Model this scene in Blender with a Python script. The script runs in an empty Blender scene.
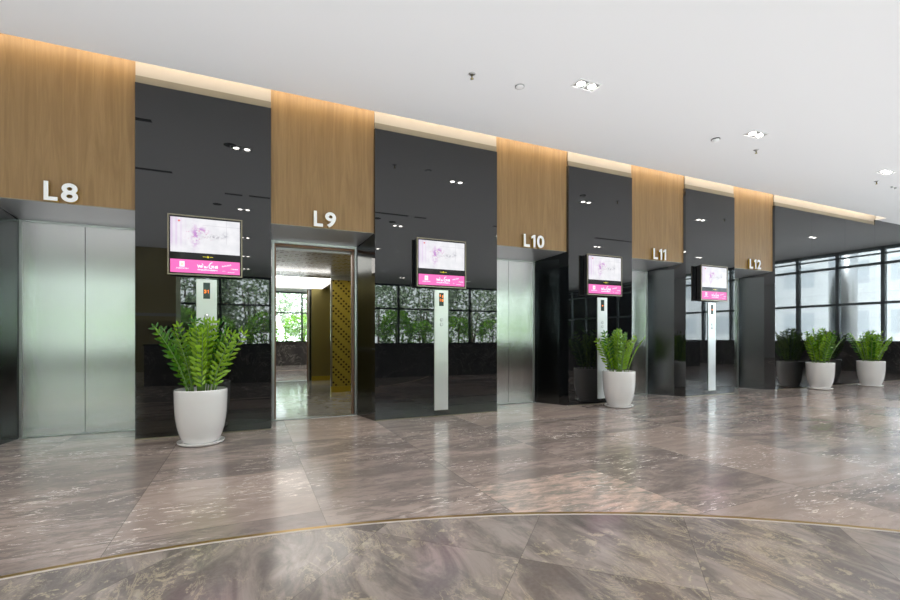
import bpy, bmesh, math, random
from mathutils import Vector, Matrix
random.seed(7)
C = bpy.context.scene.collection
PI = math.pi
# ---------------------------------------------------------------- helpers
def box(bm, x0, x1, y0, y1, z0, z1, bev=0.0):
    vs = [bm.verts.new((x, y, z)) for x in (x0, x1) for y in (y0, y1) for z in (z0, z1)]
    q = [(0,1,3,2),(4,6,7,5),(0,4,5,1),(2,3,7,6),(0,2,6,4),(1,5,7,3)]
    fs = [bm.faces.new([vs[i] for i in f]) for f in q]
    if bev:
        es = list({e for f in fs for e in f.edges})
        bmesh.ops.bevel(bm, geom=es, offset=bev, segments=2, affect='EDGES', profile=.6)
    return bm
def B(*a, **k): return box(bmesh.new(), *a, **k)
def prism(bm, pts, z0, z1):
    a = [bm.verts.new((x, y, z0)) for x, y in pts]; b = [bm.verts.new((x, y, z1)) for x, y in pts]
    n = len(pts)
    bm.faces.new(a[::-1]); bm.faces.new(b)
    for i in range(n): bm.faces.new((a[i], a[(i+1) % n], b[(i+1) % n], b[i]))
    return bm
def lathe(bm, prof, cx=0, cy=0, cz=0, n=48, axis='Z', smooth=True):
    rings = []
    for r, z in prof:
        ring = []
        if r < 1e-6:
            p = (cx, cy, cz+z) if axis == 'Z' else (cx, cy+z, cz)
            ring = [bm.verts.new(p)]
        else:
            for i in range(n):
                a = 2*PI*i/n
                p = (cx+r*math.cos(a), cy+r*math.sin(a), cz+z) if axis == 'Z' else (cx+r*math.cos(a), cy+z, cz+r*math.sin(a))
                ring.append(bm.verts.new(p))
        rings.append(ring)
    for A, D in zip(rings, rings[1:]):
        for i in range(n):
            j = (i+1) % n
            if len(A) == 1 and len(D) == 1: continue
            if len(A) == 1: f = bm.faces.new((A[0], D[j], D[i]))
            elif len(D) == 1: f = bm.faces.new((A[i], A[j], D[0]))
            else: f = bm.faces.new((A[i], A[j], D[j], D[i]))
            f.smooth = smooth
    return bm
def tube(bm, pts, r, n=8, r2=None):
    r2 = r if r2 is None else r2
    rings = []
    for k, p in enumerate(pts):
        p = Vector(p); q0 = Vector(pts[max(0, k-1)]); q1 = Vector(pts[min(len(pts)-1, k+1)])
        t = (q1-q0).normalized(); u = t.orthogonal().normalized() if k == 0 else (u - t*u.dot(t)).normalized()
        v = t.cross(u); rr = r+(r2-r)*k/(len(pts)-1)
        rings.append([bm.verts.new(p+u*math.cos(2*PI*i/n)*rr+v*math.sin(2*PI*i/n)*rr) for i in range(n)])
    for A, D in zip(rings, rings[1:]):
        for i in range(n):
            f = bm.faces.new((A[i], A[(i+1) % n], D[(i+1) % n], D[i])); f.smooth = True
    bm.faces.new(rings[0][::-1]); bm.faces.new(rings[-1])
    return bm
def stroke(bm, pts, w, y, d=.0012, close=False):
    """flat stroke in a vertical plane facing -y"""
    for (x0, z0), (x1, z1) in zip(pts, pts[1:]):
        v = Vector((x1-x0, z1-z0)); L = v.length
        if L < 1e-6: continue
        v /= L; nrm = Vector((-v.y, v.x))*w/2; e = v*w*.3
        P = [(x0-e.x+nrm.x, z0-e.y+nrm.y), (x1+e.x+nrm.x, z1+e.y+nrm.y), (x1+e.x-nrm.x, z1+e.y-nrm.y), (x0-e.x-nrm.x, z0-e.y-nrm.y)]
        a = [bm.verts.new((x, y, z)) for x, z in P]; b = [bm.verts.new((x, y+d, z)) for x, z in P]
        bm.faces.new(a); bm.faces.new(b[::-1])
        for i in range(4): bm.faces.new((a[i], b[i], b[(i+1) % 4], a[(i+1) % 4]))
    return bm
def wloc(o):
    v = Vector(o.location)
    while o.parent: o = o.parent; v += Vector(o.location)
    return v
def part(name, bm, mat, parent=None, loc=None, recalc=True):
    """bm is in world coordinates; the object gets its origin at the parent's base (or loc)"""
    if recalc: bmesh.ops.recalc_face_normals(bm, faces=bm.faces)
    base = wloc(parent) if parent else Vector(loc or (0, 0, 0))
    bmesh.ops.translate(bm, verts=bm.verts, vec=-base)
    me = bpy.data.meshes.new(name); bm.to_mesh(me); bm.free()
    for m in (mat if isinstance(mat, (list, tuple)) else [mat]): me.materials.append(m)
    o = bpy.data.objects.new(name, me); C.objects.link(o)
    if parent: o.parent = parent
    else: o.location = base
    return o
def tag(o, label, cat, group=None, kind=None):
    o['label'] = label; o['category'] = cat
    if group: o['group'] = group
    if kind: o['kind'] = kind
    return o
def thing(name, label, cat, loc, group=None):
    o = bpy.data.objects.new(name, None); o.empty_display_size = .1; C.objects.link(o); o.location = loc
    return tag(o, label, cat, group)
def struct(name, bm, mat, label=None, parent=None):
    o = part(name, bm, mat, parent)
    if parent is None: o['kind'] = 'structure'; o['label'] = label or name.replace('_', ' '); o['category'] = name.split('_')[0]
    return o
def copy_tree(o, parent=None):
    c = o.copy(); C.objects.link(c)
    if parent: c.parent = parent
    for ch in list(o.children): copy_tree(ch, c)
    return c
# ---------------------------------------------------------------- materials
def mat(name, col=(.8, .8, .8), rough=.5, metal=0, **k):
    m = bpy.data.materials.new(name); m.use_nodes = True
    b = m.node_tree.nodes['Principled BSDF']
    b.inputs['Base Color'].default_value = (*col, 1); b.inputs['Roughness'].default_value = rough; b.inputs['Metallic'].default_value = metal
    for n, v in k.items(): b.inputs[n.replace('_', ' ')].default_value = v
    return m
def emis(name, col, s):
    m = mat(name, (0, 0, 0), .5)
    b = m.node_tree.nodes['Principled BSDF']
    b.inputs['Emission Color'].default_value = (*col, 1); b.inputs['Emission Strength'].default_value = s
    return m
class NT:
    def __init__(s, m): s.t = m.node_tree; s.b = s.t.nodes['Principled BSDF']
    def n(s, kind, **k):
        x = s.t.nodes.new('ShaderNode'+kind)
        for a, v in k.items(): setattr(x, a, v)
        return x
    def set(s, inp, v):
        if isinstance(v, bpy.types.NodeSocket): s.t.links.new(v, inp)
        elif isinstance(v, (tuple, list)) and len(v) == 3 and inp.type == 'RGBA': inp.default_value = (*v, 1)
        else: inp.default_value = v
    def math(s, op, a, b=0.0, c=None, clamp=False):
        x = s.n('Math', operation=op, use_clamp=clamp); s.set(x.inputs[0], a); s.set(x.inputs[1], b)
        if c is not None: s.set(x.inputs[2], c)
        return x.outputs[0]
    def vmath(s, op, a, b=(0, 0, 0)):
        x = s.n('VectorMath', operation=op); s.set(x.inputs[0], a)
        if op == 'SCALE': s.set(x.inputs['Scale'], b)
        else: s.set(x.inputs[1], b)
        return x.outputs[0]
    def mix(s, f, a, b):
        x = s.n('Mix', data_type='RGBA'); s.set(x.inputs[0], f); s.set(x.inputs[6], a); s.set(x.inputs[7], b); return x.outputs[2]
    def mixf(s, f, a, b):
        x = s.n('Mix', data_type='FLOAT'); s.set(x.inputs[0], f); s.set(x.inputs[2], a); s.set(x.inputs[3], b); return x.outputs[0]
    def obj(s): return s.n('TexCoord').outputs['Object']
    def gen(s): return s.n('TexCoord').outputs['Generated']
    def xyz(s, v):
        x = s.n('SeparateXYZ'); s.set(x.inputs[0], v); return x.outputs
    def comb(s, x, y, z):
        c = s.n('CombineXYZ'); s.set(c.inputs[0], x); s.set(c.inputs[1], y); s.set(c.inputs[2], z); return c.outputs[0]
    def noise(s, v, scale, detail=4, rough=.5, dist=0, out=0):
        x = s.n('TexNoise'); s.set(x.inputs['Vector'], v); x.inputs['Scale'].default_value = scale
        x.inputs['Detail'].default_value = detail; x.inputs['Roughness'].default_value = rough; x.inputs['Distortion'].default_value = dist
        return x.outputs[out]
    def rng(s, v, a, b, c=0., d=1., smooth=True):
        x = s.n('MapRange', interpolation_type='SMOOTHSTEP' if smooth else 'LINEAR'); s.set(x.inputs[0], v)
        for i, q in enumerate((a, b, c, d)): s.set(x.inputs[1+i], q)
        return x.outputs[0]
    def bump(s, h, strength=.2, dist=.01):
        x = s.n('Bump'); s.set(x.inputs['Height'], h); x.inputs['Strength'].default_value = strength; x.inputs['Distance'].default_value = dist
        s.t.links.new(x.outputs[0], s.b.inputs['Normal'])
    def base(s, v): s.set(s.b.inputs['Base Color'], v)

# marble floor --------------------------------------------------------------
CX, CY, RR = -.5, -3.2, 6.06
def floor_material():
    m = mat('polished_marble', rough=.13); t = NT(m)
    o = t.obj(); X, Y, Z = t.xyz(o)
    # outer square slabs
    TX, TY = 1.145, 1.06
    u = t.math('DIVIDE', t.math('SUBTRACT', X, .44-1.145*10), TX); v = t.math('DIVIDE', t.math('SUBTRACT', Y, 3.07-1.06*20), TY)
    iu = t.math('FLOOR', u); iv = t.math('FLOOR', v)
    fu = t.math('SUBTRACT', u, iu); fv = t.math('SUBTRACT', v, iv)
    def edge(f, w):
        d = t.math('MINIMUM', f, t.math('SUBTRACT', 1., f)); return t.math('LESS_THAN', d, w)
    seam = t.math('MAXIMUM', edge(fu, .0021), edge(fv, .0021))
    wn = t.n('TexWhiteNoise', noise_dimensions='2D'); t.set(wn.inputs['Vector'], t.comb(iu, iv, 0)); rv, rc = wn.outputs['Value'], wn.outputs['Color']
    off = t.vmath('SCALE', rc, 20.)
    p = t.vmath('ADD', o, off)
    # vein direction: stretched along x mostly
    pr = t.n('Mapping'); t.set(pr.inputs['Vector'], p); pr.inputs['Rotation'].default_value = (0, 0, .35); pr.inputs['Scale'].default_value = (.55, 1.7, 1)
    q = pr.outputs[0]
    n1 = t.noise(q, 1.6, 8, .62, .8); n2 = t.noise(q, 9, 9, .74, .5); n3 = t.noise(p, 45, 4, .6)
    col = t.mix(t.rng(n1, .38, .62), (.195, .163, .150), (.40, .335, .300))
    col = t.mix(t.math('MULTIPLY', t.rng(n2, .47, .58), .6), col, (.15, .132, .125))
    # per-slab tone
    col = t.mix(t.rng(rv, .72, .8, 0., .40), col, (.50, .405, .35))
    col = t.mix(t.rng(rv, .3, .22, 0., .35), col, (.21, .18, .17))
    # the pale pink slab in front of the fourth lift
    pal = t.math('MULTIPLY', t.math('COMPARE', iu, 11., .1), t.math('COMPARE', iv, 19., .1))
    col = t.mix(t.math('MULTIPLY', pal, .8), col, t.mix(t.rng(n2, .38, .62), (.27, .265, .235), (.74, .55, .46)))
    # thin bright veins
    n5 = t.noise(q, 2.3, 5, .55, 1.2)
    vein = t.rng(t.math('ABSOLUTE', t.math('SUBTRACT', n5, .5)), .0, .009, 1., 0.)
    vein = t.math('MULTIPLY', vein, t.rng(t.noise(p, 1.3, 3), .5, .66))
    fl = t.n('Mapping'); t.set(fl.inputs['Vector'], p); fl.inputs['Rotation'].default_value = (0, 0, .25); fl.inputs['Scale'].default_value = (2.2, 10, 1)
    fleck = t.math('MULTIPLY', t.rng(t.noise(fl.outputs[0], 4.2, 9, .72), .58, .62), t.rng(t.noise(p, 1.4, 3), .46, .58))
    hl = t.math('MAXIMUM', vein, fleck)
    col = t.mix(t.math('MULTIPLY', hl, .95), col, (1., .90, .82))
    col = t.mix(t.rng(n3, .3, .8, 0, .25), col, (.34, .29, .27))
    # inner disc, slabs turned 45 degrees, olive veins
    a = t.math('DIVIDE', t.math('ADD', t.math('SUBTRACT', Y, X), .52+.86*1.414*10), .86*1.414)
    b = t.math('DIVIDE', t.math('ADD', t.math('ADD', Y, X), .86*1.414*10-.3), .86*2.2)
    ia, ib = t.math('FLOOR', a), t.math('FLOOR', b); fa = t.math('SUBTRACT', a, ia); fb = t.math('SUBTRACT', b, ib)
    seam2 = t.math('MAXIMUM', edge(fa, .0018), edge(fb, .0012))
    w2 = t.n('TexWhiteNoise', noise_dimensions='2D'); t.set(w2.inputs['Vector'], t.comb(ia, ib, 0))
    p2 = t.vmath('ADD', o, t.vmath('SCALE', w2.outputs['Color'], 9.))
    m2 = t.n('Mapping'); t.set(m2.inputs['Vector'], p2); m2.inputs['Rotation'].default_value = (0, 0, -.9); m2.inputs['Scale'].default_value = (1.5, .6, 1)
    k1 = t.noise(m2.outputs[0], 1.8, 9, .65, 1.2); k2 = t.noise(m2.outputs[0], 5., 8, .68, .8)
    c2 = t.mix(t.rng(k1, .38, .62), (.140, .122, .114), (.335, .295, .268))
    c2 = t.mix(t.math('MULTIPLY', t.rng(k2, .48, .62), .5), c2, (.12, .115, .11))
    k3 = t.noise(m2.outputs[0], 3.6, 9, .72, 1.2)
    ol = t.rng(t.math('ABSOLUTE', t.math('SUBTRACT', k3, .5)), 0., .022, 1., 0.)
    reg = t.rng(t.noise(p2, 1.2, 3, .5), .42, .56)
    spl = t.math('MULTIPLY', t.rng(t.noise(p2, 13, 9, .75, .4), .53, .60), t.rng(t.noise(p2, 1.9, 3, .5), .46, .58))
    c2 = t.mix(t.math('MULTIPLY', t.math('MAXIMUM', t.math('MULTIPLY', ol, reg), spl), .50), c2, (.60, .53, .37))
    c2 = t.mix(t.rng(n3, .3, .8, 0, .2), c2, (.30, .27, .25))
    dx = t.math('SUBTRACT', X, CX); dy = t.math('SUBTRACT', Y, CY)
    d = t.math('SQRT', t.math('ADD', t.math('MULTIPLY', dx, dx), t.math('MULTIPLY', dy, dy)))
    ins = t.math('LESS_THAN', d, RR)
    col = t.mix(ins, col, c2)
    sm = t.mixf(ins, seam, seam2)
    col = t.mix(t.math('MULTIPLY', sm, .55), col, (.05, .045, .04))
    t.base(t.vmath('MULTIPLY', col, (1.22, 1.20, 1.20)))
    t.set(t.b.inputs['Roughness'], t.rng(n2, .3, .7, .13, .22))
    t.b.inputs['Specular IOR Level'].default_value = .75
    t.b.inputs['IOR'].default_value = 1.55
    return m
M = {}
M['floor'] = floor_material()
def wood_material():
    m = mat('oak_veneer', rough=.42); t = NT(m); o = t.obj()
    mp = t.n('Mapping'); t.set(mp.inputs['Vector'], o); mp.inputs['Scale'].default_value = (9, 9, .55)
    g = t.noise(mp.outputs[0], 1.5, 6, .6, 1.5)
    mp2 = t.n('Mapping'); t.set(mp2.inputs['Vector'], o); mp2.inputs['Scale'].default_value = (60, 60, 1.5)
    g2 = t.noise(mp2.outputs[0], 2.5, 5, .6, .3)
    col = t.mix(t.rng(g, .3, .7), (.215, .124, .046), (.295, .180, .073))
    col = t.mix(t.rng(g2, .35, .7, 0, .5), col, (.215, .128, .050))
    t.base(col); t.bump(g2, .05, .004); return m
M['wood'] = wood_material()
def glass_material():
    m = mat('black_glass', (.006, .007, .008), .015, 0); t = NT(m); t.b.inputs['IOR'].default_value = 1.62
    t.b.inputs['Coat Weight'].default_value = .35; t.b.inputs['Coat IOR'].default_value = 1.6; t.b.inputs['Coat Roughness'].default_value = .01
    o = t.obj(); h = t.noise(o, .9, 1, .4); t.bump(h, .02, .02)
    return m
M['glass'] = glass_material()
def steel_material(name, col, rough, aniso=.9, rot=0.0):
    m = mat(name, col, rough, 1); t = NT(m)
    t.b.inputs['Anisotropic'].default_value = aniso; t.b.inputs['Anisotropic Rotation'].default_value = rot
    t.set(t.b.inputs['Tangent'], t.comb(1., 0., 0.))
    o = t.obj(); mp = t.n('Mapping'); t.set(mp.inputs['Vector'], o); mp.inputs['Scale'].default_value = (220, 220, .8)
    g = t.noise(mp.outputs[0], 1, 3)
    c = t.mix(t.rng(g, .3, .7), tuple(x*.975 for x in col), col); t.base(c)
    return m
M['steel'] = steel_material('brushed_steel', (.56, .57, .565), .21)
M['soffit'] = mat('satin_steel', (.50, .51, .52), .3, .75)
M['jamb'] = mat('dark_mirror_steel', (.125, .135, .135), .16, 1)
M['brackets'] = mat('lamp_reflector', (.6, .6, .6), .3, .9)
M['chrome'] = mat('polished_frame_steel', (.42, .43, .43), .3, 1)
M['panel_steel'] = mat('call_panel_steel', (.78, .80, .79), .33, .85)
M['bronze'] = mat('bronze_metal', (.42, .36, .17), .3, .9)
M['brown'] = mat('brown_frame', (.20, .11, .065), .4, .3)
M['brass'] = mat('brass_inlay', (.56, .37, .13), .3, .9)
M['grout'] = mat('pale_inlay', (.66, .60, .54), .3)
M['plaster'] = mat('wall_paint', (.72, .72, .72), .8)
M['ceil'] = mat('ceiling_paint', (.80, .80, .81), .85)
M['cove'] = mat('cove_paint', (.33, .31, .29), .6)
M['taupe'] = mat('taupe_trim', (.16, .145, .115), .5)
M['white'] = mat('white_enamel', (.85, .85, .85), .35)
M['black'] = mat('matt_black', (.012, .012, .013), .45)
M['blackgloss'] = mat('gloss_black', (.012, .012, .014), .08)
M['pot'] = mat('white_glazed_pot', (.90, .89, .88), .16, Coat_Weight=.5)
M['soil'] = mat('soil', (.05, .035, .022), .95)
M['stem'] = mat('plant_stem', (.16, .30, .06), .45)
M['mirror'] = mat('mirror', (.80, .81, .80), .01, 1)
M['frame'] = mat('dark_window_frame', (.035, .045, .048), .4, .2)
M['greyframe'] = mat('grey_window_frame', (.19, .22, .23), .4, .3)
M['goldframe'] = mat('champagne_frame', (.28, .25, .19), .3, 1)
M['led'] = emis('warm_led', (1, .82, .58), 8.5)
M['lamp'] = emis('downlight_lamp', (1, .96, .88), 16)
M['cablight'] = emis('cab_light', (1, .97, .92), 1.6)
M['orange'] = emis('orange_digits', (1, .22, .02), 1.0)
M['displayglass'] = mat('display_window', (.035, .06, .055), .15)
M['pink'] = emis('pink_banner', (.95, .15, .50), .52)
M['inkwhite'] = emis('banner_white', (1, .93, .96), .60)
M['inkyellow'] = mat('yellow_mark', (.75, .65, .02), .4)
M['orangeink'] = emis('banner_orange', (1, .62, .35), .42)
def marble_wall():
    m = mat('dark_veined_marble', rough=.2); t = NT(m); o = t.obj()
    n = t.noise(o, 1.6, 8, .6, 1.5); v = t.rng(t.math('ABSOLUTE', t.math('SUBTRACT', n, .5)), 0, .012, 1, 0)
    c = t.mix(t.rng(t.noise(o, 3, 6), .3, .7), (.045, .042, .04), (.11, .10, .095)); c = t.mix(t.math('MULTIPLY', v, .6), c, (.55, .5, .45))
    t.base(c); return m
M['marble'] = marble_wall()
def cabfloor():
    m = mat('cab_marble', rough=.12); t = NT(m); o = t.obj()
    t.base(t.mix(t.rng(t.noise(o, 3, 8, .6, 1), .3, .7), (.22, .22, .21), (.38, .37, .35))); return m
M['cabfloor'] = cabfloor()
def dots(name, base, dot, scale, rough, metal):
    m = mat(name, base, rough, metal); t = NT(m); o = t.obj()
    X, Y, Z = t.xyz(o)
    if name.startswith('cab'): a, b = t.math('ADD', X, Y), t.math('SUBTRACT', X, Y)
    else: a, b = t.math('ADD', X, Z), t.math('SUBTRACT', X, Z)
    a = t.math('MULTIPLY', a, scale); b = t.math('MULTIPLY', b, scale)
    # leave out every third diagonal so that the dots group in pairs
    gap = t.math('GREATER_THAN', t.math('FRACT', t.math('DIVIDE', t.math('FLOOR', a), 3.)), .1)
    a = t.math('SUBTRACT', t.math('FRACT', a), .5); b = t.math('SUBTRACT', t.math('FRACT', b), .5)
    d = t.math('ADD', t.math('MULTIPLY', a, a), t.math('MULTIPLY', b, b))
    f = t.math('MULTIPLY', t.math('LESS_THAN', d, .085), gap)
    t.base(t.mix(f, base, dot)); return m
M['goldpat'] = dots('gold_perforated', (.52, .40, .07), (.10, .07, .02), 9.5, .35, .85)
M['cabceil'] = dots('cab_embossed_ceiling', (.78, .78, .78), (.3, .3, .3), 6.5, .22, .45)
M['olive'] = mat('olive_gold_panel', (.30, .255, .10), .3, .8)
M['gold'] = mat('gold_base', (.62, .46, .06), .3, .85)
def leaf_material():
    m = mat('zz_leaf', rough=.22); t = NT(m); oi = t.n('ObjectInfo').outputs['Random']
    n = t.noise(t.obj(), 9, 2)
    c = t.mix(t.rng(t.math('ADD', t.math('MULTIPLY', oi, .6), t.math('MULTIPLY', n, .5)), .25, .8), (.028, .15, .008), (.30, .54, .02))
    t.base(c); t.b.inputs['Specular IOR Level'].default_value = .6
    t.b.inputs['Subsurface Weight'].default_value = 0
    # some light passes through the leaves
    tr = t.n('BsdfTranslucent'); t.set(tr.inputs[0], c); mx = t.n('MixShader'); mx.inputs[0].default_value = .12
    t.t.links.new(t.b.outputs[0], mx.inputs[1]); t.t.links.new(tr.outputs[0], mx.inputs[2])
    t.t.links.new(mx.outputs[0], t.t.nodes['Material Output'].inputs[0]); return m
M['leaf'] = leaf_material()
def outleaf(name, a, b):
    m = mat(name, rough=.5); t = NT(m); n = t.noise(t.obj(), 2.5, 3)
    c = t.mix(t.rng(n, .35, .65), a, b); t.base(c)
    tr = t.n('BsdfTranslucent'); t.set(tr.inputs[0], c); mx = t.n('MixShader'); mx.inputs[0].default_value = .35
    t.t.links.new(t.b.outputs[0], mx.inputs[1]); t.t.links.new(tr.outputs[0], mx.inputs[2])
    t.t.links.new(mx.outputs[0], t.t.nodes['Material Output'].inputs[0]); return m
M['outleaf'] = outleaf('garden_leaf', (.08, .22, .02), (.30, .55, .06))
M['treeleaf'] = outleaf('tree_leaf', (.20, .27, .17), (.50, .58, .42))
M['trunk'] = mat('bark', (.12, .09, .07), .9)
M['ground'] = mat('outdoor_paving', (.55, .54, .52), .9)
def pane_material():
    m = bpy.data.materials.new('window_glass'); m.use_nodes = True; t = m.node_tree
    t.nodes.clear(); out = t.nodes.new('ShaderNodeOutputMaterial'); tr = t.nodes.new('ShaderNodeBsdfTransparent'); tr.inputs[0].default_value = (.93, .96, .95, 1)
    gl = t.nodes.new('ShaderNodeBsdfGlossy'); gl.inputs['Roughness'].default_value = .02; fr = t.nodes.new('ShaderNodeFresnel'); fr.inputs[0].default_value = 1.45
    mx = t.nodes.new('ShaderNodeMixShader'); t.links.new(fr.outputs[0], mx.inputs[0]); t.links.new(tr.outputs[0], mx.inputs[1]); t.links.new(gl.outputs[0], mx.inputs[2]); t.links.new(mx.outputs[0], out.inputs[0])
    return m
M['pane'] = pane_material()
def facade_material():
    m = mat('far_facade', rough=.6); t = NT(m); X, Y, Z = t.xyz(t.obj())
    fy = t.math('FRACT', t.math('DIVIDE', Y, 3.2)); fz = t.math('FRACT', t.math('DIVIDE', Z, 3.4))
    win = t.math('MULTIPLY', t.math('GREATER_THAN', fy, .35), t.math('MULTIPLY', t.math('GREATER_THAN', fz, .45), t.math('LESS_THAN', fz, .9)))
    ln = t.math('LESS_THAN', t.math('FRACT', t.math('DIVIDE', Z, .85)), .03)
    c = t.mix(win, (.74, .76, .78), (.56, .60, .64)); c = t.mix(ln, c, (.5, .52, .54)); t.base(c); return m
M['facade'] = facade_material()
def lcd_material():
    m = mat('lcd_image', (0, 0, 0), .2); t = NT(m); g = t.gen(); X, Y, Z = t.xyz(g)
    def gauss(cx, cz, wx, wz):
        a = t.math('DIVIDE', t.math('SUBTRACT', X, cx), wx); b = t.math('DIVIDE', t.math('SUBTRACT', Z, cz), wz)
        return t.math('EXPONENT', t.math('MULTIPLY', t.math('ADD', t.math('MULTIPLY', a, a), t.math('MULTIPLY', b, b)), -1.))
    pv = t.comb(t.math('MULTIPLY', X, 1.8), Z, 0.)
    n = t.noise(pv, 9, 5, .6); n2 = t.noise(pv, 16, 4, .6)
    c = t.mix(t.rng(t.noise(pv, 3, 4, .5), .3, .7), (.93, .92, .95), (.80, .80, .84))
    # pale back wall of the pictured room and its perspective edges
    e1 = t.math('MULTIPLY', t.math('GREATER_THAN', X, .45), t.math('LESS_THAN', t.math('ABSOLUTE', t.math('SUBTRACT', Z, .82)), .01))
    e2 = t.math('MULTIPLY', t.math('LESS_THAN', t.math('ABSOLUTE', t.math('SUBTRACT', X, .80)), .006), t.math('GREATER_THAN', Z, .3))
    c = t.mix(t.math('MULTIPLY', t.math('MAXIMUM', e1, e2), .35), c, (.5, .5, .55))
    # lilac curtains at the left
    cur = t.math('MULTIPLY', t.rng(X, .30, .02), t.rng(t.math('SINE', t.math('MULTIPLY', X, 95.)), -.4, .8, .25, 1.))
    c = t.mix(t.math('MULTIPLY', cur, t.rng(Z, .1, .3, .1, .62)), c, (.72, .50, .80))
    # magenta flower-like figure in the middle left
    fig = t.math('MULTIPLY', t.math('MAXIMUM', gauss(.345, .48, .05, .28), gauss(.41, .66, .10, .09)), t.rng(n, .42, .56))
    c = t.mix(t.math('MULTIPLY', fig, .85), c, (.50, .10, .58))
    sp = t.math('MULTIPLY', gauss(.40, .55, .17, .16), t.rng(n2, .56, .66)); c = t.mix(sp, c, (.75, .12, .35))
    gy = t.math('MULTIPLY', t.math('MAXIMUM', gauss(.62, .5, .15, .06), gauss(.78, .56, .035, .09)), t.rng(n2, .4, .6)); c = t.mix(t.math('MULTIPLY', gy, .6), c, (.22, .22, .26))
    rd = gauss(.12, .90, .022, .035); c = t.mix(t.rng(rd, .4, .7), c, (.90, .16, .14))
    t.set(t.b.inputs['Emission Color'], c); t.b.inputs['Emission Strength'].default_value = .45
    return m
M['lcd'] = lcd_material()
# ---------------------------------------------------------------- layout constants
YW, YD = 6.026, 6.629            # front of the glass piers, plane of the lift doors
ZC, ZG, ZH, ZS = 4.13, 4.00, 2.58, 2.48
GAP = .20                        # light slot in front of the wall
X0, X1, YB = -8.0, 18.95, -12.4
SLOT_END = 14.60
# portals: left front, left back, right back, right front
PORT = [('8', -2.45, -2.366, -1.165, -1.157), ('9', .256, .296, 1.458, 1.576), ('10', 3.491, 3.54, 4.60, 4.862),
        ('11', 6.271, 6.32, 7.31, 7.65), ('12', 9.078, 9.13, 10.12, 10.42)]
# ---------------------------------------------------------------- room shell
struct('floor', B(X0, X1, YB, YD+.05, -.12, 0), M['floor'], 'polished brown marble floor of large veined slabs')
def arc(r0, r1, z0, z1, a0=-.2, a1=PI+.2, n=140):
    bm = bmesh.new(); R = []
    for i in range(n+1):
        a = a0+(a1-a0)*i/n; c, s = math.cos(a), math.sin(a)
        R.append([bm.verts.new((CX+r*c, CY+r*s, z)) for r, z in ((r0, z0), (r1, z0), (r1, z1), (r0, z1))])
    for A, D in zip(R, R[1:]):
        for k in range(4): bm.faces.new((A[k], A[(k+1) % 4], D[(k+1) % 4], D[k]))
    bm.faces.new(R[0]); bm.faces.new(R[-1][::-1]); return bm
struct('trim_1', arc(RR-.005, RR+.024, -.01, .0012), M['brass'], 'curved brass inlay line across the marble floor')
struct('trim_2', arc(RR-.023, RR-.005, -.01, .001), M['grout'], 'pale stone line along the curved brass inlay')
bm = B(X0, SLOT_END, YB, YW-GAP, ZC, 4.6); box(bm, SLOT_END, X1, YB, YD+.1, ZC, 4.6)
struct('ceiling', bm, M['ceil'], 'smooth white painted ceiling')
struct('ceiling_slot', B(X0, SLOT_END, YW-GAP, YW+.9, 4.5, 4.6), M['cove'], 'top of the light slot above the lift wall')
bm = bmesh.new()
SP = [(X0, PORT[0][1])]+[(PORT[i][4], PORT[i+1][1]) for i in range(4)]+[(PORT[4][4], SLOT_END)]
for a, b in SP: box(bm, a+.0005, b-.0005, YW+.020, YW+.6, ZG+.085, 4.5)
struct('wall_cove', bm, M['cove'], 'beige lit strip of wall above the black glass')
bm = bmesh.new()
for a, b in SP: box(bm, a+.0005, b-.0005, YW+.012, YW+.6, ZG+.0005, ZG+.0845)
struct('trim_3', bm, M['taupe'], 'taupe metal trim along the top of the black glass')
part_led = tag(part('led_strip', B(X0+.05, SLOT_END-.05, YW-GAP+.001, YW-GAP+.02, 4.31, 4.36), M['led'], None, (3.3, YW-GAP, 4.31)), 'warm light strip hidden in the ceiling slot above the lift wall', 'light strip')
struct('wall_left', B(X0-.15, X0, YB, YD+.1, 0, 4.6), M['plaster'])
# shaft walls behind
struct('wall_shaft', B(X0, -3.9, YW, YD+.3, 0, ZG), M['plaster'], 'plain wall left of the lifts')
# ---------------------------------------------------------------- black glass piers
def pier(pts, label, z1=ZG):
    xs = [p[0] for p in pts]
    xa, xb = pts[0][0], pts[1][0]
    t = thing('glass_pier', label, 'wall cladding', ((xa+xb)/2, YW, 0), 'black glass piers between the lifts')
    part('glass_cladding', prism(bmesh.new(), pts, .012, z1), M['glass'], t)
    part('base_strip', B(xa, xb, YW-.004, YW+.02, 0, .012), M['goldframe'], t)
    return t
pier([(-3.87, YW), (-2.45, YW), (-2.366, YD+.1), (-3.87, YD+.1)], 'black glass pier at the left picture edge, left of lift L8')
names = ['black glass wall panel between lifts L8 and L9, behind the nearest potted plant', 'wide black glass wall panel between lifts L9 and L10',
         'black glass wall panel between lifts L10 and L11, behind the second potted plant', 'narrow black glass wall panel between lifts L11 and L12']
for i in range(4):
    a, b = PORT[i], PORT[i+1]
    pier([(a[4], YW), (b[1], YW), (b[2], YD+.1), (a[3], YD+.1)], names[i])
t = thing('glass_wall', 'long grey-black mirror glass wall right of lift L12', 'wall cladding', (14.6, YW, 0))
x = PORT[4][4]; k = 0
while x < X1-.1:
    xe = min(x+1.37, X1); zt = ZG if x < SLOT_END-.5 else ZC
    bm = prism(bmesh.new(), [(x, YW), (xe-.004, YW), (xe-.004, YD+.1), (x if k else PORT[4][3], YD+.1)], .012, zt)
    part('glass_panel', bm, M['glass'], t); x = xe; k += 1
part('base_strip', B(PORT[4][4], X1, YW-.004, YW+.02, 0, .012), M['goldframe'], t)
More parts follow.
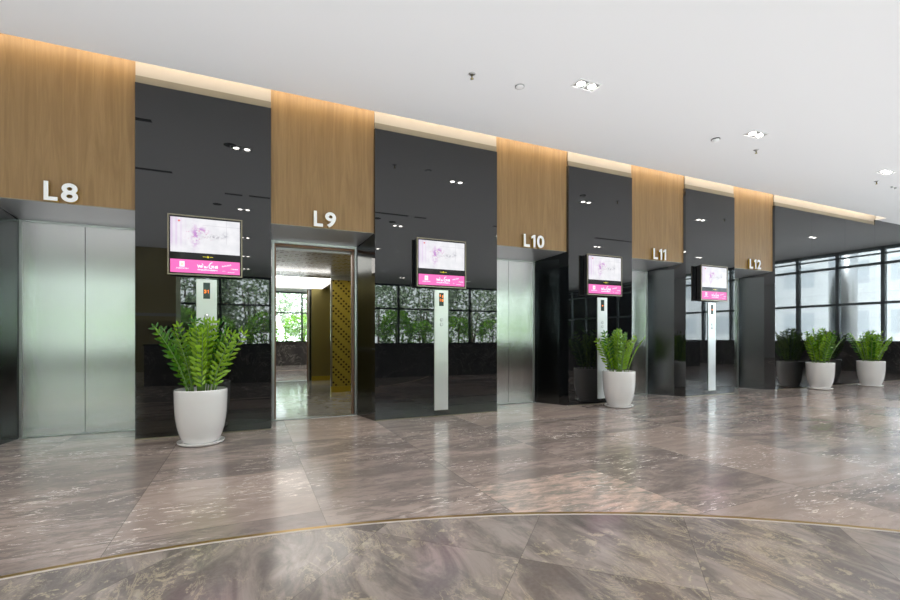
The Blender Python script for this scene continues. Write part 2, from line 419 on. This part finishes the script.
# ---------------------------------------------------------------- lifts
def letter_mesh(ch, x0, x1, z0, z1, yf, yb):
    if ch == '1':
        w, h = x1-x0, z1-z0; bm = bmesh.new()
        P = [(1, 0), (1, 1), (.62, 1), (.0, .84), (.0, .66), (.50, .78), (.50, 0)]
        a = [bm.verts.new((x0+u*w, yf, z0+v*h)) for u, v in P]; b = [bm.verts.new((x0+u*w, yb, z0+v*h)) for u, v in P]
        bm.faces.new(a); bm.faces.new(b[::-1])
        for i in range(len(P)): bm.faces.new((a[i], b[i], b[(i+1) % len(P)], a[(i+1) % len(P)]))
        bmesh.ops.recalc_face_normals(bm, faces=bm.faces)
        for f in bm.faces: f.material_index = 0 if abs(f.normal.y) > .5 else 1
        return bm
    cu = bpy.data.curves.new('t', 'FONT'); cu.body = ch; cu.extrude = .5; cu.offset = .03; cu.resolution_u = 6
    o = bpy.data.objects.new('t', cu); C.objects.link(o)
    dg = bpy.context.evaluated_depsgraph_get(); me = bpy.data.meshes.new_from_object(o.evaluated_get(dg))
    bpy.data.objects.remove(o); bpy.data.curves.remove(cu)
    bm = bmesh.new(); bm.from_mesh(me); bpy.data.meshes.remove(me)
    xs = [v.co.x for v in bm.verts]; ys = [v.co.y for v in bm.verts]; zs = [v.co.z for v in bm.verts]
    for v in bm.verts:
        fx = (v.co.x-min(xs))/(max(xs)-min(xs)); fy = (v.co.y-min(ys))/(max(ys)-min(ys)); fz = (v.co.z-min(zs))/(max(zs)-min(zs))
        v.co = (x0+fx*(x1-x0), yb+(yf-yb)*fz, z0+fy*(z1-z0))
    bmesh.ops.recalc_face_normals(bm, faces=bm.faces)
    for f in bm.faces: f.material_index = 0 if abs(f.normal.y) > .5 else 1
    return bm
W = {'L': .115, '1': .078, '8': .145, '9': .14, '0': .145, '2': .13}
for i, (num, fl, bl, br, fr) in enumerate(PORT):
    cx = (fl+fr)/2
    hp = thing('header_panel', 'warm oak header panel above lift L%s' % num, 'wall panel', (cx, YW+.04, ZH), 'oak panels above the lifts')
    part('veneer', B(fl, fr, YW+.04, YW+.12, ZH, 4.5), M['wood'], hp)
    part('edge_strip', B(fl, fr, YW+.04, YW+.052, ZH-.008, ZH-.0005), M['goldframe'], hp)
    s = thing('lift_sign', 'raised white L%s sign on the oak panel' % num, 'sign', (cx, YW-.01, ZH), None)
    txt = 'L'+num; tot = sum(W[c] for c in txt)+.028*(len(txt)-1)
    x = cx-tot/2-.005
    for c in txt:
        o = part('letter' if c == 'L' else 'digit', letter_mesh(c, x, x+W[c], ZH+.004, ZH+.204, YW-.006, YW+.026), [M['white'], M['gold']], s, recalc=False)
        x += W[c]+.028
    for dx in (-.08, .08): part('fixing_pin', B(cx+dx*.9-.004, cx+dx*.9+.004, YW+.026, YW+.04, ZH+.02, ZH+.028), M['chrome'], s)
    e = thing('lift_entrance', ('open lift doorway under the L9 sign' if num == '9' else 'closed brushed steel lift doors under the L%s sign' % num), 'elevator', (cx, YD, 0), 'lift entrances')
    # sloping steel soffit
    bm = bmesh.new()
    P = [(fl, YW+.052, ZH-.0085), (fr, YW+.052, ZH-.0085), (br, YD, ZS), (bl, YD, ZS)]
    lo = [bm.verts.new(p) for p in P]; hi = [bm.verts.new((p[0], p[1], 2.66 if k > 1 else ZH-.001)) for k, p in enumerate(P)]
    bm.faces.new(lo); bm.faces.new(hi[::-1])
    for k in range(4): bm.faces.new((lo[k], hi[k], hi[(k+1) % 4], lo[(k+1) % 4]))
    part('soffit', bm, M['soffit'], e)
    part('head_wall', B(bl-.02, br+.02, YD+.09, YD+.16, ZS, 4.5), M['plaster'], e)
    for (xa, ya, xb, yb_, sg) in ((fl, YW+.053, bl, YD-.013, 1), (fr, YW+.053, br, YD-.013, -1)):
        part('jamb_lining', prism(bmesh.new(), [(xa, ya), (xb, yb_), (xb+sg*.006, yb_), (xa+sg*.006, ya)], .003, 2.47), M['jamb'], e)
    part('sill', B(bl, br, YD-.03, YD+.10, 0, .012), M['chrome'], e)
    for q, (a, b) in enumerate(((bl, bl+.028), (br-.028, br))): part('side_frame', B(a, b, YD-.012, YD+.09, .012, ZS), M['chrome'], e)
    if num != '9':
        mid = (bl+br)/2
        part('door_leaf', B(bl+.028, mid-.0025, YD, YD+.05, .012, ZS-.025, bev=.002), M['steel'], e)
        part('door_leaf', B(mid+.0025, br-.028, YD, YD+.05, .012, ZS-.025, bev=.002), M['steel'], e)
        part('top_frame', B(bl+.028, br-.028, YD-.012, YD+.09, ZS-.025, ZS), M['chrome'], e)
        part('door_slot', B(bl+.028, br-.028, YD+.06, YD+.07, 0.012, ZS-.025), M['black'], e)
    else:
        part('top_frame', B(bl+.028, br-.028, YD-.012, YD+.09, ZS-.035, ZS), M['chrome'], e)
        part('inner_frame', B(bl+.028, br-.028, YD+.03, YD+.13, ZS-.065, ZS-.036), M['brown'], e)
        for a in (bl+.0285, br-.0585+.0): part('inner_frame', B(a, a+.022, YD+.03, YD+.13, .012, ZS-.066), M['brown'], e)
        # the open L9 car
        yb0, yb1 = YD+.20, 9.50; ca, cb = -.22, 1.98; zt = 2.42
        car = thing('lift_car', 'open lift car behind the L9 doorway with mirror, gold patterned panel and lit ceiling', 'elevator car', (cx, yb0, 0))
        part('car_floor', B(ca, cb, YD+.13, yb1, -.05, .01), M['cabfloor'], car)
        part('ceiling_panel', B(ca, cb, yb0, yb1, zt, zt+.04), M['cabceil'], car)
        for k, (a, b) in enumerate(((ca-.03, ca), (cb, cb+.03))): part('side_wall', B(a, b, yb0, yb1, .01, zt), M['olive'], car)
        part('back_mirror', B(ca+.0, 1.55, yb1, yb1+.03, .01, zt), M['mirror'], car)
        pn = part('patterned_panel', B(1.58, cb, yb1-.035, yb1+.03, .13, zt-.09), M['goldpat'], car)
        part('panel_edge', B(1.55, 1.58, yb1-.045, yb1+.03, .13, zt-.09), M['goldframe'], car)
        part('kick_plate', B(1.55, cb, yb1-.05, yb1+.03, .01, .13), M['gold'], car)
        part('upper_panel', B(1.55, cb, yb1-.02, yb1+.03, zt-.09, zt), M['soffit'], car)
        part('front_return', B(1.50, cb, yb0-.06, yb0, .01, zt), M['olive'], car); part('front_return', B(ca, bl, yb0-.06, yb0, .01, zt), M['olive'], car)
        part('return_kick', B(1.50, cb, yb0, yb0+.01, .01, .13), M['gold'], car)
        part('transom', B(bl, 1.50, yb0-.06, yb0, ZS-.09, zt+.08), M['soffit'], car)
        part('light_bar', B(ca+.02, 1.54, yb1-.07, yb1-.03, zt-.11, zt-.07, bev=.006), M['cablight'], car)
        part('light_bracket', B(.93, .95, yb1-.05, yb1, zt-.08, zt-.03), M['chrome'], car)
        hr = part('handrail', tube(bmesh.new(), [(ca+.06, yb0+.25, .9), (ca+.06, yb1-.25, .9)], .018), M['chrome'], car)
        L = bpy.data.lights.new('car_fill', 'AREA'); L.shape = 'RECTANGLE'; L.size = 1.7; L.size_y = 1.8; L.energy = 10; L.color = (1, .96, .9)  # added fill brightening the car interior; the only real fitting is light_bar
        lo_ = bpy.data.objects.new('car_fill', L); C.objects.link(lo_); lo_.parent = car; lo_.location = (0, .9, zt-.01)
# back of shafts so no daylight leaks in
struct('wall_back', B(X0, X1, 9.6, 9.7, 0, 4.6), M['plaster'], 'lift shaft back wall')
# ---------------------------------------------------------------- call panels
LIFTB = [(-.45, 'between lifts L8 and L9, behind the nearest plant', 'digits'), (2.555, 'on the wide pier between lifts L9 and L10', 'blocks'),
         (5.577, 'between lifts L10 and L11, behind the second plant', 'bar'), (8.38, 'on the narrow pier between lifts L11 and L12', 'bar')]
for cx, where, kind in LIFTB:
    t = thing('call_panel', 'tall narrow steel lift call panel '+where, 'call panel', (cx, YW, .09), 'lift call panels')
    w = .107
    part('face_plate', B(cx-w, cx+w, YW-.012, YW-.0005, .09, 1.83, bev=.002), M['panel_steel'], t)
    dw = part('display', B(cx-.036, cx+.036, YW-.0145, YW-.012, 1.60, 1.79), M['displayglass'], t)
    if kind == 'digits':
        for c, dx in (('3', -.026), ('1', .010)):
            bm = letter_mesh(c, cx+dx, cx+dx+(.022 if c == '3' else .01), 1.665, 1.705, YW-.0155, YW-.0146)
            for f in bm.faces: f.material_index = 0
            part('digit', bm, M['orange'], dw, recalc=False)
    elif kind == 'blocks':
        for a, b, c, d in ((-.026, -.012, 1.735, 1.765), (.012, .028, 1.72, 1.755), (-.022, -.016, 1.665, 1.71), (.006, .03, 1.665, 1.70)):
            part('digit', B(cx+a, cx+b, YW-.0155, YW-.0146, c, d), M['orange'], dw)
    else: part('digit', B(cx-.014, cx+.014, YW-.0155, YW-.0146, 1.68, 1.70), M['orange'], dw)
    for z in (1.40, 1.33):
        r = part('button', lathe(bmesh.new(), [(0, -.005), (.017, -.005), (.018, 0)], cx, YW-.012, z, 24, 'Y'), M['panel_steel'], t)
        part('button_ring', lathe(bmesh.new(), [(.019, 0), (.019, -.004), (.024, -.004), (.024, 0)], cx, YW-.012, z, 24, 'Y'), M['chrome'], r)
# ---------------------------------------------------------------- wall displays
DY = 5.920
for cx, where in ((-.45, 'above the nearest potted plant, left of lift L9'), (2.525, 'on the wide pier between lifts L9 and L10'),
                  (5.545, 'above the second potted plant, left of lift L11'), (8.32, 'on the narrow pier between lifts L11 and L12')):
    z0, z1 = 1.858, 2.545; w = .383
    t = thing('advertising_screen', 'wall-mounted advertising screen with pink banner '+where, 'screen', (cx, YW, z0), 'advertising screens beside the lifts')
    part('casing', B(cx-w+.01, cx+w-.01, DY+.02, YW-.012, z0+.012, z1-.012, bev=.004), M['black'], t)
    part('wall_bracket', B(cx-.12, cx+.12, YW-.012, YW-.0005, z0+.2, z1-.2), M['black'], t)
    bm = bmesh.new(); fw = .014
    for a in ((cx-w, cx-w+fw, z0, z1), (cx+w-fw, cx+w, z0, z1), (cx-w+fw, cx+w-fw, z0, z0+fw), (cx-w+fw, cx+w-fw, z1-fw, z1)): box(bm, a[0], a[1], DY-.004, DY+.022, a[2], a[3])
    part('frame', bm, M['goldframe'], t)
    part('front_glass', B(cx-w+fw, cx+w-fw, DY, DY+.02, z0+fw, z1-fw), M['blackgloss'], t)
    iw = w-.028; lz1 = z1-.032; lz0 = lz1-.395
    part('picture', B(cx-iw, cx+iw, DY-.002, DY-.0003, lz0, lz1), M['lcd'], t)
    bz1 = z0+.028+.150; bz0 = z0+.028
    bn = part('banner', B(cx-iw, cx+iw, DY-.002, DY-.0003, bz0, bz1), M['pink'], t)
    zc = (lz0+bz1)/2
    bm = lathe(bmesh.new(), [(0, -.002), (.012, -.002), (.012, 0)], cx+.02, DY-.0003, zc, 20, 'Y')
    for sx in (-1, 1): box(bm, cx+.02+sx*.035-.018, cx+.02+sx*.035+.018, DY-.002, DY-.0003, zc-.003, zc+.003)
    part('maker_badge', bm, M['inkyellow'], t)
    y = DY-.0035
    # logo: white rounded square with four petals
    bm = B(cx-.265, cx-.215, y, y+.0012, bz0+.066, bz0+.128, bev=.0005); lg = part('logo', bm, M['inkwhite'], bn)
    bm = bmesh.new()
    for dx, dz in ((-.008, .10), (.008, .10), (-.008, .085), (.008, .085)): lathe(bm, [(0, -.001), (.0068, -.001), (.0068, 0)], cx-.24+dx, y-.0002, bz0+dz+.005, 10, 'Y')
    part('logo_mark', bm, M['orangeink'], lg)
    bm = bmesh.new(); rr = random.Random(3)
    def word(x0, x1, z, h, n, w_):
        for k in range(n):
            xx = x0+(x1-x0)*(k+.5)/n; st = (x1-x0)/n
            stroke(bm, [(xx-st*.3, z+rr.uniform(0, h*.5)), (xx+st*.05, z+h*rr.uniform(.6, 1)), (xx+st*.3, z+rr.uniform(0, h*.4))], w_, y)
    def flush(nm):
        global bm
        part(nm, bm, M['inkwhite'], bn); bm = bmesh.new()
    word(cx-.30, cx-.175, bz0+.042, .014, 9, .004); flush('logo_caption')
    # hand-brushed headline, first two small words then a tall G-like word
    U = lambda pts, ox, oz, k: [(ox+a*k, oz+b*k) for a, b in pts]
    stroke(bm, U([(0, 1), (.3, 0), (.6, .9), (.9, .1), (1.1, .7), (1.5, .8), (1.6, .2), (1.2, .1), (1.1, .7)], cx-.085, bz0+.066, .03), .008, y)
    stroke(bm, U([(1.5, 1.6), (1.9, .9)], cx-.085, bz0+.066, .03), .006, y)
    flush('headline_word')
    stroke(bm, U([(0, .7), (.5, .7), (.1, .0), (.6, .0), (.8, .7), (.9, 0), (1.3, .1), (1.4, .7)], cx-.022, bz0+.064, .026), .006, y)
    flush('headline_word')
    stroke(bm, U([(1.2, 2.3), (.6, 2.0), (.1, 1.0), (.2, .2), (.8, .0), (1.3, .5), (1.2, 1.0), (.8, .9)], cx+.028, bz0+.060, .030), .009, y)
    stroke(bm, U([(1.8, .9), (1.5, .8), (1.8, .5), (1.6, 0)], cx+.028, bz0+.064, .030), .007, y)
    stroke(bm, U([(2.9, .9), (2.3, .7), (2.2, .1), (2.7, .2), (2.9, 1.0), (3.0, .0)], cx+.028, bz0+.064, .030), .009, y)
    flush('headline_word'); word(cx-.085, cx+.12, bz0+.032, .016, 20, .0045); flush('subtitle')
    for k in range(6): stroke(bm, [(cx+.165+k*.017, bz0+.085+k*.004), (cx+.172+k*.017, bz0+.100+k*.004), (cx+.176+k*.017, bz0+.086+k*.004)], .0042, y)
    flush('slogan'); word(cx+.17, cx+.20, bz0+.034, .008, 3, .003); flush('small_print'); word(cx+.225, cx+.30, bz0+.022, .008, 8, .003); flush('small_print'); word(cx+.26, cx+.335, bz0+.058, .014, 7, .0045)
    flush('partner_mark')
    part('partner_mark', stroke(bmesh.new(), [(cx+.262, bz0+.060), (cx+.266, bz0+.072), (cx+.274, bz0+.062)], .006, y-.001), M['orangeink'], bn)
# ---------------------------------------------------------------- potted ZZ plants
def frond(parent, rnd, base, az, lean, L, npairs, ls):
    pts = []; d0 = Vector((math.cos(az), math.sin(az), 0)); up = Vector((0, 0, 1)); p = Vector(base)
    n = 10; dirs = []
    for k in range(n+1):
        a = lean*(.45+.9*k/n); d = (up*math.cos(a)+d0*math.sin(a)).normalized(); pts.append(p.copy()); dirs.append(d); p = p+d*L/n
    st = part('stem', tube(bmesh.new(), [parent_loc+q for q in pts], .0075, 6, .003), M['stem'], parent)
    bm = bmesh.new(); twist = rnd.uniform(-1.3, 1.3)
    for k in range(npairs):
        f = .10+.90*(k+.6)/npairs; i = min(n-1, int(f*n)); q = pts[i].lerp(pts[i+1], f*n-i); d = dirs[i]
        side = d.cross(d0 if abs(d.dot(up)) > .999 else up.cross(d)).normalized()
        s0 = d.cross(up)
        s0 = Vector((-math.sin(az), math.cos(az), 0)) if s0.length < .05 else s0.normalized()
        s0 = Matrix.Rotation(twist, 3, d) @ s0
        sz = ls*(.72+.5*math.sin(PI*min(1, f*.95)))*rnd.uniform(.85, 1.12)
        for sg in ((1, -1) if k < npairs-1 else (1, -1, 0)):
            g = rnd.uniform(.42, .68)
            ld = (d*g+s0*sg*(1-g*.35)).normalized() if sg else d
            nn = ld.cross(s0.cross(d)).normalized() if False else (s0.cross(d)).normalized()
            wd = nn.cross(ld).normalized(); nn = ld.cross(wd).normalized()
            tilt = rnd.uniform(-.5, .5); wd2 = (wd*math.cos(tilt)+nn*math.sin(tilt)); n2 = ld.cross(wd2)
            q0 = q+Vector((0, 0, rnd.uniform(-.006, .006)))
            prof = [(0, 0), (.25, .13), (.55, .175), (.82, .11), (1, 0)]
            mid = [bm.verts.new(parent_loc+q0+ld*sz*u+n2*(-.03*sz+ .10*sz*u*u)) for u, _ in prof]
            for e in (1, -1):
                ed = [mid[0]]+[bm.verts.new(parent_loc+q0+ld*sz*u+wd2*e*w*sz+n2*(.035*sz+.10*sz*u*u)) for u, w in prof[1:-1]]+[mid[-1]]
                for j in range(4):
                    vs = [mid[j], mid[j+1], ed[j+1], ed[j]]; u_ = []
                    for v in vs:
                        if v not in u_: u_.append(v)
                    f_ = bm.faces.new(u_ if e > 0 else u_[::-1]); f_.smooth = True
    part('leaflets', bm, M['leaf'], st, recalc=False)
POTP = [(0, .022), (.165, .022), (.182, .04), (.205, .10), (.228, .18), (.243, .27), (.252, .37), (.256, .47), (.257, .575), (.253, .590), (.240, .590), (.236, .575), (.234, .52), (.0, .52)]
SAUC = [(0, 0), (.20, 0), (.222, .012), (.232, .034), (.226, .036), (.212, .018), (.19, .0215), (0, .0215)]
PL = [((-.468, 5.56), 1.36, 'nearest white pot of bushy green plant, beside lift L9', 34, 1), ((5.60, 5.66), 1.25, 'white potted plant standing between lifts L10 and L11', 28, 22),
      ((11.50, 5.72), 1.33, 'white potted plant right of lift L12, left one of the pair', 27, 33), ((13.32, 5.60), 1.28, 'white potted plant nearest the right picture edge', 27, 44)]
for (x, y), top, label, nf, seed in PL:
    rnd = random.Random(seed)
    t = thing('potted_plant', label, 'potted plant', (x, y, 0), 'white potted plants along the lift wall'); parent_loc = Vector((x, y, 0))
    part('saucer', lathe(bmesh.new(), SAUC, x, y, 0, 56), M['pot'], t)
    part('pot', lathe(bmesh.new(), POTP, x, y, 0, 64), M['pot'], t)
    part('soil', lathe(bmesh.new(), [(0, .532), (.12, .536), (.232, .527), (.232, .521)], x, y, 0, 40), M['soil'], t)
    H = top-.54
    for k in range(nf):
        az = 2*PI*k/nf*2.4+rnd.uniform(-.4, .4)
        ring = (k % 3)/2.
        lean = .05+ring*.36+rnd.uniform(0, .10)
        L = H*(1.0-ring*.12)*rnd.uniform(.80, 1.03)/max(.75, math.cos(lean))
        r = .03+.10*ring
        frond(t, rnd, (r*math.cos(az), r*math.sin(az), .53), az, lean, L, rnd.randint(10, 12), .088)
# ---------------------------------------------------------------- ceiling fittings
def downlight(x, y, label, spot=True):
    t = thing('downlight', label, 'ceiling light', (x, y, ZC), 'twin recessed ceiling lights')
    bm = bmesh.new(); w, d, f = .165, .088, .012
    for a in ((-w, w, -d, -d+f), (-w, w, d-f, d), (-w, -w+f, -d+f, d-f), (w-f, w, -d+f, d-f), (-.006, .006, -d+f, d-f)): box(bm, x+a[0], x+a[1], y+a[2], y+a[3], ZC-.008, ZC-.0003)
    part('trim', bm, M['white'], t)
    for sx in (-1, 1):
        part('reflector', B(x+sx*.08-.07, x+sx*.08+.07, y-.074, y+.074, ZC-.0022, ZC-.0005), M['brackets'], t)
        part('lamp', lathe(bmesh.new(), [(0, -.009), (.036, -.008), (.046, -.0024)], x+sx*.08, y, ZC, 24), M['lamp'], t)
    if spot:
        L = bpy.data.lights.new('downlight_beam', 'SPOT'); L.energy = 50; L.spot_size = 1.9; L.spot_blend = .8; L.shadow_soft_size = .06; L.color = (1, .95, .87)
        o = bpy.data.objects.new('downlight_beam', L); C.objects.link(o); o.parent = t; o.location = (0, 0, -.03)
lbl = {(3.65, 4.20): 'twin square ceiling light nearest the camera, top centre', (6.81, 4.20): 'twin ceiling light above lift L11 area, second in the row', (10.51, 4.20): 'twin ceiling light near the right picture edge'}
for x in (-3.5, -.1, 3.65, 6.81, 10.51, 15.4):
    for y in (4.20, .47, -2.8, -6.2, -9.6):
        xx = x+(.25 if (y < 0 and x > 0) else 0)
        downlight(xx, y, lbl.get((x, y), 'twin recessed ceiling light seen only mirrored in the black glass'), spot=(y > -7))
def sprinkler(x, y, label):
    t = thing('sprinkler', label, 'sprinkler', (x, y, ZC), 'ceiling sprinklers')
    part('escutcheon', lathe(bmesh.new(), [(0, -.012), (.02, -.012), (.038, -.004), (.040, -.0003)], x, y, ZC, 24), M['chrome'], t)
    part('head', lathe(bmesh.new(), [(0, -.012), (.010, -.012), (.008, -.045), (.014, -.05), (.020, -.058), (0, -.060)], x, y, ZC, 16), M['bronze'], t)
for x, y, l in ((2.31, 4.55, 'small ceiling sprinkler left of the round detector'), (7.38, 4.55, 'small ceiling sprinkler beside the second ceiling light'), (10.96, 4.52, 'small ceiling sprinkler near the right picture edge')): sprinkler(x, y, l)
for x, y, r, l in ((2.94, 4.54, .055, 'flat white ceiling detector right of the first sprinkler'), (6.42, 4.55, .062, 'domed white smoke detector above the L11 sign')):
    t = thing('smoke_detector', l, 'smoke detector', (x, y, ZC))
    part('base', lathe(bmesh.new(), [(0, -.012), (r, -.012), (r, -.0003)], x, y, ZC, 32), M['chrome'] if r < .06 else M['blackgloss'], t)
    part('dome', lathe(bmesh.new(), [(0, -.045 if r > .06 else -.018), (r*.45, -.043 if r > .06 else -.018), (r*.8, -.032 if r > .06 else -.015), (r*.88, -.012)], x, y, ZC, 32), M['white'], t)
for x, l in ((11.63, 'left one of two tiny ceiling knobs at the right edge'), (11.77, 'right one of two tiny ceiling knobs at the right edge')):
    tag(part('ceiling_knob', lathe(bmesh.new(), [(0, -.03), (.014, -.028), (.018, -.015), (.02, -.0003)], x, 4.56, ZC, 16), M['chrome'], None, (x, 4.56, ZC)), l, 'ceiling fitting')
for x, y in ((-.26, 4.27), (-.64, .71), (3.4, .8), (2.95, 1.0)):
    tag(part('speaker', lathe(bmesh.new(), [(0, -.006), (.08, -.006), (.095, -.0003)], x, y, ZC, 28), M['black'], None, (x, y, ZC)), 'round black ceiling speaker seen only mirrored in the black glass', 'speaker', 'ceiling speakers')
for xa, xb, y in ((-1.9, -1.22, 4.70), (-3.0, -1.26, 2.56), (-.45, -.12, 1.62), (.01, .42, 1.65), (2.3, 3.59, 1.52), (3.76, 4.07, 1.5), (6.0, 7.2, 1.5), (9.5, 11, 1.5)):
    tag(part('air_slot', B(xa, xb, y-.045, y+.045, ZC-.004, ZC-.0003), M['black'], None, ((xa+xb)/2, y, ZC)), 'black linear air slot in the ceiling, seen mirrored in the glass', 'air vent', 'linear air slots')
# ---------------------------------------------------------------- low stone wall, column and window walls behind the camera
struct('wall_low', B(-2.2, 16.5, -.55, -.30, 0, .95), M['marble'], 'low dark marble wall mirrored in the black glass')
struct('trim_4', B(-2.22, 16.52, -.57, -.28, .95, .98), M['blackgloss'], 'cap of the low marble wall')
t = thing('bronze_column', 'bronze clad square column mirrored left in the black glass', 'column', (-2.8, -6.2, 0))
part('cladding', B(-3.4, -2.24, -6.8, -5.65, 0, ZC), M['bronze'], t)
part('band', B(-3.41, -2.23, -6.81, -5.64, 1.85, 1.95), M['chrome'], t)
def window_wall_y(y, xa, xb, n0):
    n = n0; x = xa; step = 2.25
    while x < xb-.2:
        xe = min(x+step, xb)
        bm = bmesh.new()
        for a in ((x, x+.05, .3, ZC), (xe-.05, xe, .3, ZC), (x, xe, .3, .38), (x, xe, 2.70, 2.78), (x, xe, 4.03, ZC)): box(bm, a[0], a[1], y-.08, y+.08, a[2], a[3])
        w = struct('window_%d' % n, bm, M['frame'], 'tall dark framed window onto the garden')
        part('pane', B(x+.05, xe-.05, y-.006, y+.006, .38, 4.03), M['pane'], w); n += 1; x = xe
    return n
n = window_wall_y(YB, X0, X1, 1)
struct('wall_sill', B(X0, X1, YB-.15, YB+.15, 0, .3), M['marble'], 'stone sill under the garden windows')
y = 6.0; ys = [6.03, 4.40, 3.15, 1.89, .6, -.7, -2.0, -3.3, -4.6, -5.9, -7.2, -8.5, -9.8, -11.1, -12.32]
for a, b in zip(ys, ys[1:]):
    bm = bmesh.new()
    for q in ((b, b+.05, 0, ZC), (a-.05, a, 0, ZC), (b, a, 0, .1), (b, a, 2.24, 2.32), (b, a, 3.54, 3.62), (b, a, 4.02, ZC), (b, a, 3.88, 3.92)): box(bm, X1-.02, X1+.14, q[0], q[1], q[2], q[3])
    w = struct('window_%d' % n, bm, M['greyframe'], 'tall grey framed window bay at the right end of the lobby')
    part('pane', B(X1+.05, X1+.062, b+.05, a-.05, .1, 4.02), M['pane'], w); n += 1
struct('wall_end', B(X1-.5, X1-.25, -12.2, 5.9, 0, 1.02), M['marble'], 'dark stone ledge along the end windows')
# outdoors
struct('ground', B(-60, 90, -70, 60, -.35, -.125), M['ground'], 'pale paving outdoors')
def foliage(bm, n, rx, ry, z0, z1, s, rnd):
    for k in range(n):
        a = rnd.uniform(0, 2*PI); u = rnd.uniform(-1, 1); r = rnd.uniform(.55, 1)**.5*math.sqrt(1-u*u*.8)
        c = Vector((rx*r*math.cos(a), ry*r*math.sin(a), (z0+z1)/2+(z1-z0)/2*u))
        d = Vector((rnd.gauss(0, 1), rnd.gauss(0, 1), rnd.gauss(.2, .7))).normalized(); w = d.orthogonal().normalized(); w = Matrix.Rotation(rnd.uniform(0, 6.28), 3, d) @ w
        L = s*rnd.uniform(.7, 1.4); nn = d.cross(w)
        v = [bm.verts.new(c+q) for q in (Vector((0, 0, 0)), d*L*.5+w*L*.24+nn*L*.05, d*L, d*L*.5-w*L*.24+nn*L*.05)]
        bm.faces.new(v)
    return bm
def shrub(x, y, h, r, m, n, s, label, cat, grp, seed, z0=.2):
    rnd = random.Random(seed); t = thing('garden_tree' if cat == 'tree' else 'garden_shrub', label, cat, (x, y, -.125), grp)
    o = part('foliage', foliage(bmesh.new(), n, r, r*.8, z0, h, s, rnd), m, None, recalc=False); o.parent = t
    bm = bmesh.new()
    for k in range(3): tube(bm, [(x+rnd.uniform(-.1, .1), y, -.125), (x+rnd.uniform(-.4, .4)*r, y+rnd.uniform(-.2, .2), h*.7)], .06*h/3, 7, .02)
    part('trunk', bm, M['trunk'], t); return t
first = {}
def place(kind, x, y, rot, sc):
    if kind not in first:
        first[kind] = shrub(0, 0, 2.9, 1.3, M['outleaf'], 1500, .20, 'green garden shrub outside the windows, mirrored in the glass', 'shrub', 'shrubs outside the windows', 5, .1) if kind == 's' else \
            shrub(0, 0, 6.2, 2.6, M['treeleaf'], 2600, .32, 'pale leafy tree outside the windows, mirrored in the glass', 'tree', 'trees outside the windows', 9, 1.6)
        o = first[kind]
    else: o = copy_tree(first[kind])
    o.location = (x, y, -.125); o.rotation_euler = (0, 0, rot); o.scale = (sc,)*3
rnd = random.Random(11)
for k in range(17): place('s', -13+k*2.35+rnd.uniform(-.3, .3), -15.6+rnd.uniform(-.5, .5), rnd.uniform(0, 6), rnd.uniform(.78, 1.08))
for k in range(11): place('t', -16+k*4.1+rnd.uniform(-.5, .5), -20.5+rnd.uniform(-1, 1), rnd.uniform(0, 6), rnd.uniform(.8, 1.15))
place('t', 24, 12.5, 1, .9)
t = thing('office_building', 'pale office block seen through the end windows', 'building', (44, -4, -.125)); 
part('facade_wall', B(38, 50, -18, 14, -.125, 24), M['facade'], t); part('roof', B(37.8, 50.2, -18.2, 14.2, 24, 24.4), M['ground'], t)
t = thing('steel_column', 'round steel clad column outside the end windows', 'column', (20.6, 2.55, -.125))
part('shaft', lathe(bmesh.new(), [(0, 0), (.42, 0), (.42, 6), (0, 6)], 20.6, 2.55, -.125, 40), M['soffit'], t)
part('collar', lathe(bmesh.new(), [(.42, 0), (.46, 0), (.46, .25), (.42, .25)], 20.6, 2.55, -.125, 40), M['chrome'], t)
# ---------------------------------------------------------------- light
w = bpy.data.worlds.new('World'); bpy.context.scene.world = w; w.use_nodes = True
nt = w.node_tree; bg = nt.nodes['Background']
tc = nt.nodes.new('ShaderNodeTexCoord'); sx = nt.nodes.new('ShaderNodeSeparateXYZ'); nt.links.new(tc.outputs['Generated'], sx.inputs[0])
cr = nt.nodes.new('ShaderNodeValToRGB'); nt.links.new(sx.outputs[2], cr.inputs[0])
cr.color_ramp.elements[0].position = 0; cr.color_ramp.elements[0].color = (.92, .96, 1, 1); cr.color_ramp.elements[1].position = .6; cr.color_ramp.elements[1].color = (.78, .88, 1, 1)
nt.links.new(cr.outputs[0], bg.inputs[0]); bg.inputs[1].default_value = 3.8
S = bpy.data.lights.new('sun', 'SUN'); S.energy = 6; S.angle = .05; S.color = (1, .96, .9)
so = bpy.data.objects.new('sun', S); C.objects.link(so); so.rotation_euler = Vector((.35, -.62, -.7)).to_track_quat('-Z', 'Y').to_euler()
U = bpy.data.lights.new('ceiling_fill', 'AREA'); U.shape = 'RECTANGLE'; U.size = 25; U.size_y = 14.4; U.energy = 400; U.color = (.93, .97, 1)  # added upward fill with no fixture in the lobby, brightens the ceiling
uo = bpy.data.objects.new('ceiling_fill', U); C.objects.link(uo); uo.location = (5.5, -1.25, 1.7); uo.rotation_euler = (PI, 0, 0)
# ---------------------------------------------------------------- camera
f = 450.; th = math.atan(1005/f)
cam = bpy.data.cameras.new('camera'); co = bpy.data.objects.new('camera', cam); C.objects.link(co)
cam.sensor_width = 36; cam.lens = f/900*36; cam.shift_y = 37/900; cam.clip_start = .05; cam.clip_end = 300
co.location = (0, 0, 1.15); co.rotation_euler = Vector((math.cos(th), math.sin(th), 0)).to_track_quat('-Z', 'Y').to_euler()
sc = bpy.context.scene; sc.camera = co
sc.view_settings.view_transform = 'Standard'; sc.view_settings.look = 'None'; sc.view_settings.gamma = 1; sc.view_settings.use_curve_mapping = False
sc.view_settings.exposure = 1.15
sc.cycles.max_bounces = 12; sc.cycles.glossy_bounces = 8; sc.cycles.diffuse_bounces = 5; sc.cycles.transparent_max_bounces = 16
sc.cycles.caustics_reflective = True
